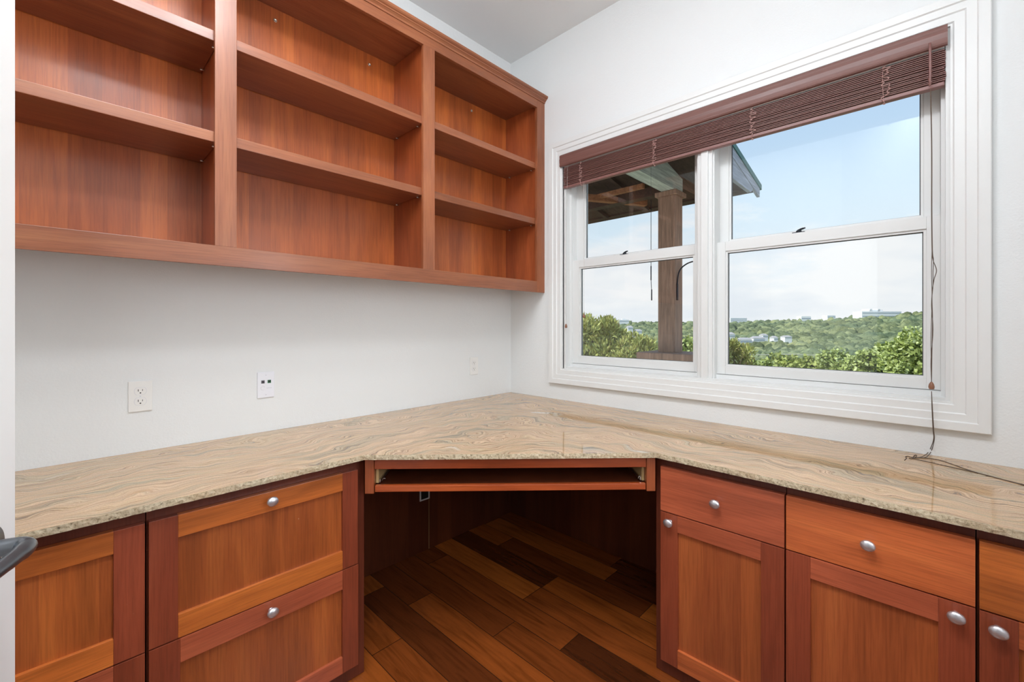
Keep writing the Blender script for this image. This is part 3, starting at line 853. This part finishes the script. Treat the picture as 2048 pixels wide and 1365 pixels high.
for zz in (1.104, 1.016):
    b = NB(); lathe(b, [(.0022, 0), (.0020, .001)], (-1.591, -.0055, zz), (0, -1, 0), 10); box(b, -1.5955, -1.5865, -.0062, -.0055, zz - .0004, zz + .0004); build('screw', b, M['emb'], t)
b = NB()
tube(b, [(-1.6035 + .0085 * math.cos(a), -.0056, 1.046 + .0085 * math.sin(a)) for a in np.linspace(.6, 5.2, 16)], .0006, 5)
for k in range(4): box(b, -1.588 + k * .0055, -1.585 + k * .0055, -.0060, -.0054, 1.0435, 1.0475)
build('embossed_mark', b, M['emb'], t)
# open box on the knee panel
t = empty('wall_outlet', (-.7515, -.021, .300), 'open black outlet in a white ring low on the knee panel under the tray', 'outlet')
b = NB()
loop = [(-.034, 0), (.034, .0)]
box(b, -.7855, -.7775, -.027, -.0205, .3015, .414, 0, .0015); box(b, -.7255, -.7175, -.027, -.0205, .3015, .414, 0, .0015)
box(b, -.7775, -.7255, -.027, -.0205, .3015, .309, 0, .0015); box(b, -.7775, -.7255, -.027, -.0205, .4065, .414, 0, .0015)
build('cover_ring', b, M['plastic'], t)
b = NB(); box(b, -.7775, -.7255, -.0245, -.0205, .309, .4065, 0, .001); build('receptacle', b, M['dark'], t, label='black receptacle face')

# ------------------------------------------------------------------ open door at the left, with its lever
Fv = Vector((math.cos(YAW), math.sin(YAW), 0)); Rv = Vector((math.sin(YAW), -math.cos(YAW), 0))
dy = math.radians(43.943 + 26)
u = Vector((math.cos(dy), math.sin(dy), 0)); wv = Vector((math.sin(dy), -math.cos(dy), 0))
edge = CAM + Fv * .709 + Rv * (-.8135); edge.z = 0
Md = Matrix(((u.x, wv.x, 0, edge.x), (u.y, wv.y, 0, edge.y), (0, 0, 1, 0), (0, 0, 0, 1)))
t = empty('door_1', (edge.x - u.x * .38, edge.y - u.y * .38, .01), kind='structure')
b = NB(); box(b, -.765, 0, -.040, 0, .012, 2.045, 0, .002, Md); ds = build('door_slab', b, MT('white_door_paint', lin(246, 246, 243), .4).m, t)
HZ = 1.000
base = edge - u * .089; base.z = HZ
b = NB()
end = base + wv * .055
c1 = base + wv * .010
pts = [c1, base + wv * .035, base + wv * .048 - u * .004, end - u * .018, end - u * .05, end - u * .085 - wv * .004 + Vector((0, 0, -.002)), end - u * .118 - wv * .012 + Vector((0, 0, -.004))]
tube(b, pts, [.0125, .0125, .0125, .0115, .0105, .0100, .0090], 16, 6)
lv = build('door_lever', b, M['blackmetal'], t)
b = NB(); lathe(b, [(.037, 0), (.037, .006), (.033, .012), (.014, .011), (.013, .013)], base + Vector((0, 0, 0)), tuple(wv), 32)
build('lever_rose', b, M['blackmetal'], t)

# ------------------------------------------------------------------ porch outside
po = empty('porch_pier', (2.46, -.10, -3.2), 'dark capped stone pier just outside the left window pane', 'pier')
b = NB(); box(b, 2.24, 2.68, -.36, .15, -3.2, .94); build('pier_shaft', b, M['stone'], po)
b = NB(); box(b, 2.20, 2.72, -.42, .19, .94, 1.030, 0, .012); build('pier_cap', b, M['post'], po)
pp = empty('porch_post', (2.46, -.087, 1.03), 'thick weathered brown timber porch post standing on the pier', 'post')
b = NB(); box(b, 2.36, 2.557, -.183, .010, 1.031, 2.745, 0, .006); build('post_shaft', b, M['post'], pp)
b = NB(); box(b, 2.33, 2.60, -.21, .035, 2.745, 2.795, 0, .006); build('post_cap', b, M['post'], pp)
t = empty('plant_hook', (2.45, -.19, 1.60), 'curved black iron plant hook on the side of the porch post', 'hook')
b = NB()
tube(b, [(2.40, -.190, 1.60), (2.40, -.192, 1.80), (2.405, -.215, 1.92), (2.42, -.28, 1.985), (2.44, -.36, 2.01), (2.45, -.42, 1.995)], .0075, 8, 6)
build('hook_arm', b, M['iron'], t)
b = NB(); box(b, 2.388, 2.432, -.1905, -.1835, 1.60, 1.78, 0, .002); build('hook_plate', b, M['iron'], t)
# roof
rf = empty('porch_roof', (1.7, 1.4, 2.76), 'dark framed lean-to porch roof with green metal edge and grey gable end', 'porch roof')
ztop = lambda x: 3.086 - .21 * (x - 2.303)
def slopebox(bm, x0, x1, y0, y1, up0, up1, mi=0):
    vs = [bm.verts.new((x, y, ztop(x) + dz)) for x, y, dz in ((x0, y0, up0), (x1, y0, up0), (x1, y1, up0), (x0, y1, up0), (x0, y0, up1), (x1, y0, up1), (x1, y1, up1), (x0, y1, up1))]
    for q in ((0, 1, 2, 3), (4, 5, 6, 7), (0, 1, 5, 4), (1, 2, 6, 5), (2, 3, 7, 6), (3, 0, 4, 7)):
        f = bm.faces.new([vs[k] for k in q]); f.material_index = mi
b = NB(); slopebox(b, .16, 3.24, -.80, 4.6, -.035, 0)
for k in range(12): slopebox(b, .16, 3.24, -.80 + k * .45, -.775 + k * .45, 0, .022)
build('roof_sheet', b, M['greenroof'], rf)
b = NB(); slopebox(b, .16, 3.18, -.77, 4.6, -.075, -.036); build('roof_deck', b, M['beam'], rf)
b = NB()
v = [(.16, 2.76), (2.905, 2.76), (3.08, ztop(3.08) - .036), (.16, ztop(.16) - .036)]
f0 = [b.verts.new((x, -.783, z)) for x, z in v]; f1 = [b.verts.new((x, -.745, z)) for x, z in v]
b.faces.new(f0); b.faces.new(f1[::-1])
for k in range(4): b.faces.new((f0[k], f0[(k + 1) % 4], f1[(k + 1) % 4], f1[k]))
build('gable_board', b, M['fascia'], rf, label='grey weathered gable boards')
b = NB(); box(b, 3.05, 3.17, -.78, 4.6, 2.835, 2.905, 0, .004); build('eave_fascia', b, M['beam'], rf)
b = NB(); slopebox(b, 2.30, 3.20, -.79, -.76, -.13, -.036); slopebox(b, .16, 2.30, -.79, -.76, -.13, -.036); build('rake_board', b, M['fascia'], rf)
b = NB(); box(b, 3.10, 3.20, -.785, 4.6, 2.84, 2.915, 0, .006); build('gutter', b, M['iron'], rf)
b = NB()
v = [(.16, 2.797), (2.56, 2.797), (2.56, ztop(2.56) - .078), (.16, ztop(.16) - .078)]
f0 = [b.verts.new((x, -.183, z)) for x, z in v]; f1 = [b.verts.new((x, -.04, z)) for x, z in v]
b.faces.new(f0); b.faces.new(f1[::-1])
for k in range(4): b.faces.new((f0[k], f0[(k + 1) % 4], f1[(k + 1) % 4], f1[k]))
build('header_beam', b, M['pale'], rf, label='pale painted header beam')
for yy in (.45, 1.05, 1.65, 2.25, 2.85, 3.45, 4.05):
    b = NB(); slopebox(b, .16, 3.04, yy, yy + .05, -.125, -.076); build('rafter', b, M['beam'], rf)
b = NB(); box(b, 2.40, 2.52, .011, 4.6, 2.797, 2.90, 0, .004); build('plate_beam', b, M['beam'], rf)
b = NB(); box(b, 1.30, 1.40, -.04, 4.6, 2.90, 3.00, 0, .004); build('purlin', b, M['beam'], rf)
b = NB()
def bar(bm, p, q, w):
    p = Vector(p); q = Vector(q); d = (q - p); Lb = d.length
    Mx = Matrix.Translation((p + q) / 2) @ d.to_track_quat('X', 'Z').to_matrix().to_4x4()
    box(bm, -Lb / 2, Lb / 2, -w / 2, w / 2, -w / 2, w / 2, 0, 0, Mx)
bar(b, (1.5, 1.15, 2.86), (2.75, .35, 2.83), .07); build('brace', b, M['orbeam'], rf)
b = NB(); bar(b, (2.2, 1.0, 2.86), (2.2, .1, 2.86), .05); build('brace', b, M['orbeam'], rf)
# hanging rod
t = empty('hanging_rod', (1.5, -.33, 2.05), 'thin dark hanging rod dangling beside the porch post', 'rod')
b = NB()
tube(b, [(1.5, -.33, 2.474), (1.5, -.33, 1.83)], .0028, 6)
tube(b, [(1.5, -.33, 1.87), (1.5, -.33, 1.74)], .0050, 8)
tube(b, [(1.5, -.33, 1.75), (1.5, -.332, 1.70), (1.5, -.336, 1.64)], .003, 6, 4)
tube(b, [(1.5, -.336, 1.655), (1.5, -.336, 1.555)], .0058, 8)
build('rod', b, M['iron'], t)
b = NB(); tube(b, [(1.5, -.33, 2.474), (1.5, -.33, 3.17)], .0010, 5); build('cord', b, M['iron'], t)

# ------------------------------------------------------------------ land outside
def dirv(px):
    t = (px - 1024) / FPX
    v = Vector((math.cos(YAW) + t * math.sin(YAW), math.sin(YAW) - t * math.cos(YAW), 0))
    return v
KR = [0, 12, 30, 60, 120, 300, 600, 900, 1200, 1500, 1800, 2400]
KZ = [-3.2, -4.6, -6.5, -12, -20, -33, -37, -33, -25, -18.5, -24, -34]
def gz(x, y):
    r = math.hypot(x, y)
    z = float(np.interp(r, KR, KZ))
    a = math.degrees(math.atan2(y - CAM.y, x - CAM.x))
    k = min(1, max(0, (r - 250) / 900))
    z += k * float(np.interp(a, [-20, 0, 9, 15, 34, 60], [34, 25, 12, 5, 2, 2]))
    z += (mnoise.noise(Vector((x * .004, y * .004, 3.3))) * 7) * k + mnoise.noise(Vector((x * .012, y * .012, 1.3))) * 4 * k
    return z
nr, na = 70, 90
rs = np.concatenate([np.linspace(3.4, 60, 16), np.geomspace(70, 2400, nr - 16)])
an = np.radians(np.linspace(-40, 75, na))
b = NB(); g = []
for r in rs:
    g.append([b.verts.new((CAM.x + r * math.cos(a), CAM.y + r * math.sin(a), gz(CAM.x + r * math.cos(a), CAM.y + r * math.sin(a)))) for a in an])
for i in range(nr - 1):
    for j in range(na - 1):
        b.faces.new((g[i][j], g[i + 1][j], g[i + 1][j + 1], g[i][j + 1]))
build('ground', b, M['ground'], smooth=True, kind='structure')

# crown blobs for the forest
def ico(sub):
    b = bmesh.new(); bmesh.ops.create_icosphere(b, subdivisions=sub, radius=1)
    v = np.array([q.co[:] for q in b.verts]); f = np.array([[w.index for w in q.verts] for q in b.faces]); b.free()
    return v, f
def mesh_np(name, V, F, mat, smooth=False):
    me = bpy.data.meshes.new(name)
    me.vertices.add(len(V)); me.vertices.foreach_set('co', V.astype(np.float32).ravel())
    k = F.shape[1]
    me.loops.add(F.size); me.loops.foreach_set('vertex_index', F.astype(np.int32).ravel())
    me.polygons.add(len(F)); me.polygons.foreach_set('loop_start', np.arange(0, F.size, k, dtype=np.int32))
    me.polygons.foreach_set('loop_total', np.full(len(F), k, np.int32))
    me.update(calc_edges=True); me.validate()
    me.materials.append(mat)
    return me
iv, if_ = ico(2)
HOLES = []                      # (azimuth, distance, half-width deg, half depth) clearings
def hole(px, r, wpx, dr):
    v = dirv(px); HOLES.append((math.degrees(math.atan2(v.y, v.x)), r, math.degrees(wpx / FPX * .75), dr))
hole(1785, 330, 28, 45)
hole(1510, 520, 30, 30)
Vs, Fs = [], []; cnt = 0
r = 246.0
while r < 1900:
    sp = 6.0 + r * .0062
    da = sp / r
    a = math.radians(-9)
    while a < math.radians(44):
        aa = a + rng.uniform(-.35, .35) * da; rr_ = r + rng.uniform(-.4, .4) * sp
        a += da
        ad_ = math.degrees(aa)
        if any(abs(ad_ - h[0]) < h[2] and abs(rr_ - h[1]) < h[3] for h in HOLES): continue
        x = CAM.x + rr_ * math.cos(aa); y = CAM.y + rr_ * math.sin(aa)
        s = sp * rng.uniform(.55, .85)
        hgt = s * rng.uniform(.85, 1.25)
        v = iv.copy()
        nn = 1 + rng.uniform(-.28, .28, len(v))
        v = v * nn[:, None] * np.array([s, s, hgt])
        v += np.array([x, y, gz(x, y) + hgt * .7 + 1.0])
        Vs.append(v); Fs.append(if_ + cnt); cnt += len(v)
    r += sp * .8
V = np.concatenate(Vs); F = np.concatenate(Fs)
me = mesh_np('forest', V, F, M['canopy'])
o = bpy.data.objects.new('forest_canopy', me); COL.objects.link(o)
setprops(o, 'oak and juniper canopy covering the distant hills, haze greyed into its green', 'forest', kind='stuff')

# leafy trees: clusters of small leaves round a crown, plus trunk and limbs
def leafmesh(name, n, leaf, shape, mat, seed, clumps=40, needle=False):
    g_ = np.random.default_rng(seed)
    cs = g_.normal(size=(clumps, 3)); cs /= np.linalg.norm(cs, axis=1)[:, None]
    cs *= (g_.uniform(.45, .95, clumps) ** .6)[:, None]
    cs[:, 2] = cs[:, 2] * .9
    cr_ = g_.uniform(.16, .34, clumps)
    idx = g_.integers(0, clumps, n)
    d = g_.normal(size=(n, 3)); d /= np.linalg.norm(d, axis=1)[:, None]
    P = cs[idx] + d * (cr_[idx] * g_.uniform(.5, 1.05, n))[:, None]
    P *= np.array(shape)
    t = g_.normal(size=(n, 3)); 
    if needle: t = t * .5 + d * 1.0 + np.array([0, 0, .9])
    t /= np.linalg.norm(t, axis=1)[:, None]
    w_ = np.cross(t, g_.normal(size=(n, 3))); w_ /= np.linalg.norm(w_, axis=1)[:, None]
    L_ = leaf * g_.uniform(.6, 1.3, n)[:, None]
    Wd = L_ * (.16 if needle else .38)
    a_ = P; b_ = P + t * L_ * .5 + w_ * Wd; c_ = P + t * L_; e_ = P + t * L_ * .5 - w_ * Wd
    V = np.stack([a_, b_, c_, e_], 1).reshape(-1, 3)
    F = np.arange(4 * n).reshape(n, 4)
    return mesh_np(name, V, F, mat)
def limbs(shape, seed):
    r_ = random.Random(seed); b = NB()
    tube(b, [(0, 0, -shape[2] * 2.2), (.03, .02, -shape[2] * 1.1), (0, 0, -shape[2] * .3), (.02, 0, shape[2] * .3)], [shape[0] * .09, shape[0] * .07, shape[0] * .05, shape[0] * .02], 8, 3)
    for k in range(14):
        a = r_.uniform(0, 2 * PI); e = r_.uniform(-.2, .8)
        p = Vector((0, 0, -shape[2] * r_.uniform(.1, .9)))
        q = Vector((math.cos(a) * shape[0] * .75, math.sin(a) * shape[1] * .75, shape[2] * e * .8))
        tube(b, [p, (p + q) / 2 + Vector((0, 0, -.05 * shape[2])), q], [shape[0] * .03, shape[0] * .02, shape[0] * .008], 6, 3)
    return b
def tree(name, px, topy, dist, rad, hgt, leaf, n, mat, seed, label, cat='tree', needle=False, group=None, clumps=46):
    v = dirv(px); p = CAM + v * dist                       # dist = forward depth
    ztop_ = EYE - (topy - 650.6) / FPX * dist
    c = Vector((p.x, p.y, ztop_ - hgt))
    g0 = gz(p.x, p.y)
    t = empty(name, (p.x, p.y, g0), label, cat, group)
    me = leafmesh('crown', n, leaf, (rad, rad, hgt), mat, seed, clumps, needle)
    o = bpy.data.objects.new('crown', me); COL.objects.link(o); o.parent = t; o.location = c - Vector((p.x, p.y, g0))
    b = limbs((rad, rad, hgt), seed)
    # stretch the trunk foot to the ground
    for w_ in b.verts:
        if w_.co.z < -hgt * 2.1: w_.co.z = g0 - c.z - .05
    bmesh.ops.translate(b, verts=b.verts, vec=c)
    build('trunk', b, M['bark'], t)
    return t
tree('juniper_tree', 1185, 622, 22, 1.75, 2.1, .26, 15000, M['juniper'], 11, 'tall yellow green juniper at the far left of the left window', needle=True)
tree('juniper_tree', 1222, 648, 23.5, .95, 1.5, .22, 6000, M['juniper'], 12, 'lower juniper just right of the tallest one, left window', needle=True)
tree('juniper_tree', 1280, 668, 19, .95, 1.3, .20, 8000, M['juniper'], 13, 'bushy juniper left of the porch post', needle=True)
tree('juniper_tree', 1252, 684, 18, .6, .9, .18, 4000, M['juniper'], 14, 'small juniper bush below the tall junipers, left window', needle=True)
tree('bushy_tree', 1378, 672, 24, .9, 1.5, .22, 6000, M['oakleaf'], 15, 'bright green tree just right of the porch post')
tree('juniper_tree', 1468, 676, 24, 1.15, 1.7, .24, 8000, M['juniper'], 16, 'brownish juniper at the left edge of the right window', needle=True)
tree('bushy_tree', 1520, 722, 26, 1.2, 1.2, .22, 6000, M['oakleaf'], 17, 'low green bush beside the brownish juniper, right window')
tree('bushy_tree', 1572, 706, 30, 1.5, 1.5, .25, 7000, M['midtree'], 18, 'bright yellow green bush near the middle of the right window')
tree('bushy_tree', 1635, 714, 27, 1.5, 1.4, .25, 7000, M['midtree'], 19, 'low rounded bush right of the window middle')
tree('bushy_tree', 1700, 692, 15, 1.15, 1.2, .13, 12000, M['oakleaf'], 20, 'broad leaved green tree low in the right window')
tree('bushy_tree', 1765, 690, 14, .95, 1.2, .13, 12000, M['oakleaf'], 21, 'broad leaved tree between its two taller neighbours, right window')
tree('bushy_tree', 1838, 662, 12.5, .95, 1.5, .12, 14000, M['oakleaf'], 22, 'tall leafy tree at the right edge of the right window')

# middle distance trees: one crown of each kind, then copies
def crown_proto(seed, mat):
    return leafmesh('crown', 2200, .15, (1, 1, .85), mat, seed, 26)
protos = [crown_proto(31, M['midtree']), crown_proto(32, M['oakleaf']), crown_proto(33, M['midtree'])]
b = limbs((1, 1, .85), 5); bmesh.ops.recalc_face_normals(b, faces=b.faces); tm = bpy.data.meshes.new('trunk'); b.to_mesh(tm); b.free(); tm.materials.append(M['bark'])
cells = []
rr_ = 120.0
while rr_ < 232:
    sp = 6.5 + rr_ * .01
    a = math.radians(-1)
    while a < math.radians(36):
        cells.append((rr_ + rng.uniform(-.3, .3) * sp, a + rng.uniform(-.3, .3) * sp / rr_, sp)); a += sp / rr_
    rr_ += sp
keep = cells[:]
rng.shuffle(keep)
keep = sorted(keep[:280], key=lambda q: q[0])
for i, (r, a, sp) in enumerate(keep):
    x = CAM.x + r * math.cos(a); y = CAM.y + r * math.sin(a)
    s = sp * rng.uniform(.42, .56)
    d_ = Vector((x, y, 0)) - Vector((CAM.x, CAM.y, 0)); fw = d_.dot(Fv)
    ppx = 1024 + FPX * d_.dot(Rv) / fw; ppy = 650.6 - FPX * (gz(x, y) + 2.3 * s - EYE) / fw
    left = ppx < 1410
    if ppy > (728 if left else 745) or ppx < 1150 or ppx > 1875 or 1400 < ppx < 1440: continue
    t = bpy.data.objects.new('hillside_tree', None); COL.objects.link(t)
    t.location = (x, y, gz(x, y)); t.scale = (s, s, s); t.rotation_euler = (0, 0, rng.uniform(0, 6.28))
    if left: setprops(t, 'round green tree on the slope below the ridge, seen through the left window', 'tree', 'slope trees seen through the left window')
    else: setprops(t, 'round green tree on the slope behind the near bushes, seen through the right window', 'tree', 'slope trees seen through the right window')
    o = bpy.data.objects.new('crown', protos[i % 3]); COL.objects.link(o); o.parent = t; o.location = (0, 0, 1.5)
    o = bpy.data.objects.new('trunk', tm); COL.objects.link(o); o.parent = t; o.location = (0, 0, 1.5)

# far buildings
def building(px0, px1, ytop, ybot, dist, label, floors=2, blocks=(), mat='bwhite', name='office_building', pitched=False, depth=14):
    pa = CAM + dirv(px0) * dist; pb = CAM + dirv(px1) * dist
    z1 = EYE - (ytop - 650.6) / FPX * dist; z0 = EYE - (ybot - 650.6) / FPX * dist
    mid_ = (pa + pb) / 2
    ux = (pb - pa); Lb = ux.length; ux.normalize(); uy = Vector((-ux.y, ux.x, 0))
    if uy.dot(Fv) < 0: uy = -uy
    Mx = Matrix(((ux.x, uy.x, 0, mid_.x), (ux.y, uy.y, 0, mid_.y), (0, 0, 1, z0), (0, 0, 0, 1)))
    h = z1 - z0
    t = empty(name, (mid_.x, mid_.y, z0 - 6), label, 'building')
    b = NB(); box(b, -Lb / 2, Lb / 2, 0, depth, -16, h, 0, 0, Mx)
    for (s0, s1, hh) in blocks: box(b, s0 * Lb, s1 * Lb, 2, depth - 2, h, h + hh, 0, 0, Mx)
    build('walls', b, M[mat], t)
    if pitched:
        b = NB(); vs = []
        for x_, y_, z_ in ((-Lb / 2 - .5, -.5, h), (Lb / 2 + .5, -.5, h), (Lb / 2 + .5, depth + .5, h), (-Lb / 2 - .5, depth + .5, h), (-Lb / 2 * .7, depth / 2, h * 1.6), (Lb / 2 * .7, depth / 2, h * 1.6)):
            vs.append(b.verts.new(Mx @ Vector((x_, y_, z_))))
        for q in ((0, 1, 5, 4), (2, 3, 4, 5), (1, 2, 5), (3, 0, 4), (0, 3, 2, 1)): b.faces.new([vs[k] for k in q])
        build('roof', b, M['roofgrey'], t)
    for k in range(floors):
        zz = h * (k + .35) / floors
        b = NB(); box(b, -Lb / 2 * .97, Lb / 2 * .97, -.25, .2, zz, zz + h / floors * .20, 0, 0, Mx)
        build('window_band', b, M['bglass'], t)
    return t
building(1724, 1803, 623, 636, 1080, 'long white office block on the ridge at the right', 2, ((-.30, .05, 3.5), (-.28, -.22, 6), (-.08, -.02, 6)), depth=30)
building(1461, 1494, 636.5, 643, 1290, 'small grey and white office block on the ridge at the left of the right window', 2, depth=25)
building(1603, 1622, 633, 641, 1180, 'small white building on the ridge, middle of the right window', 1, depth=20)
building(1655, 1671, 631, 637, 1150, 'white ridge building just left of the long white office block', 1, depth=20)
building(1212, 1232, 636, 643, 1400, 'white flat building on the ridge behind the tall juniper', 1, depth=20)
building(1236, 1258, 640, 645.5, 1400, 'grey low building on the ridge right of the tall juniper', 1, ((-.1, .25, 3),), depth=20)
building(1790, 1810, 643.5, 646, 900, 'tiny white building in the trees below the long white office block', 1, depth=10)
for px0, px1, y0, y1, lb in ((1453, 1470, 669, 676, 'pale grey house at the left edge of the right window'), (1480, 1504, 680, 687, 'white house left in the row among the trees'), (1507, 1530, 677, 684, 'white house in the middle of the row among the trees'),
                             (1526, 1536, 671, 676, 'small white house above the row among the trees'), (1548, 1556, 676, 682, 'narrow white house right of the row'), (1570, 1584, 674, 678, 'low white house farthest right in the trees'),
                             (1256, 1266, 655, 660, 'white house in the trees above the bushy juniper'), (1272, 1284, 662, 667, 'pale house nearest the porch post in the trees')):
    building(px0, px1, y0, y1, 560 if px0 == 1526 else 520, lb, 1, name='house', pitched=True, depth=9)
# clearing and power line
v = dirv(1788); p = CAM + v * 300
b = NB()
for k, (rx, ry) in enumerate(((22, 40),)):
    vs = []
    for j in range(24):
        a = 2 * PI * j / 24
        x = p.x + math.cos(a) * ry * (1 + .1 * math.sin(3 * a)); y = p.y + math.sin(a) * rx
        vs.append(b.verts.new((x, y, gz(x, y) + 1.2)))
    b.faces.new(vs)
build('clearing', b, M['meadow'], origin=(p.x, p.y, gz(p.x, p.y)), kind='structure')
b = NB()
def P3(px, py, d): q = CAM + dirv(px) * d; q.z = EYE - (py - 650.6) / FPX * d; return q
tube(b, [P3(1440, 707, 60), P3(1520, 710, 60), P3(1600, 709.5, 60), P3(1690, 717, 60), P3(1760, 728, 60), P3(1900, 760, 60)], .06, 6, 6)
build('power_line', b, M['roadm'], origin=(P3(1600, 709.5, 60)), label='thin pale cable crossing low over the trees in the right window', cat='cable')
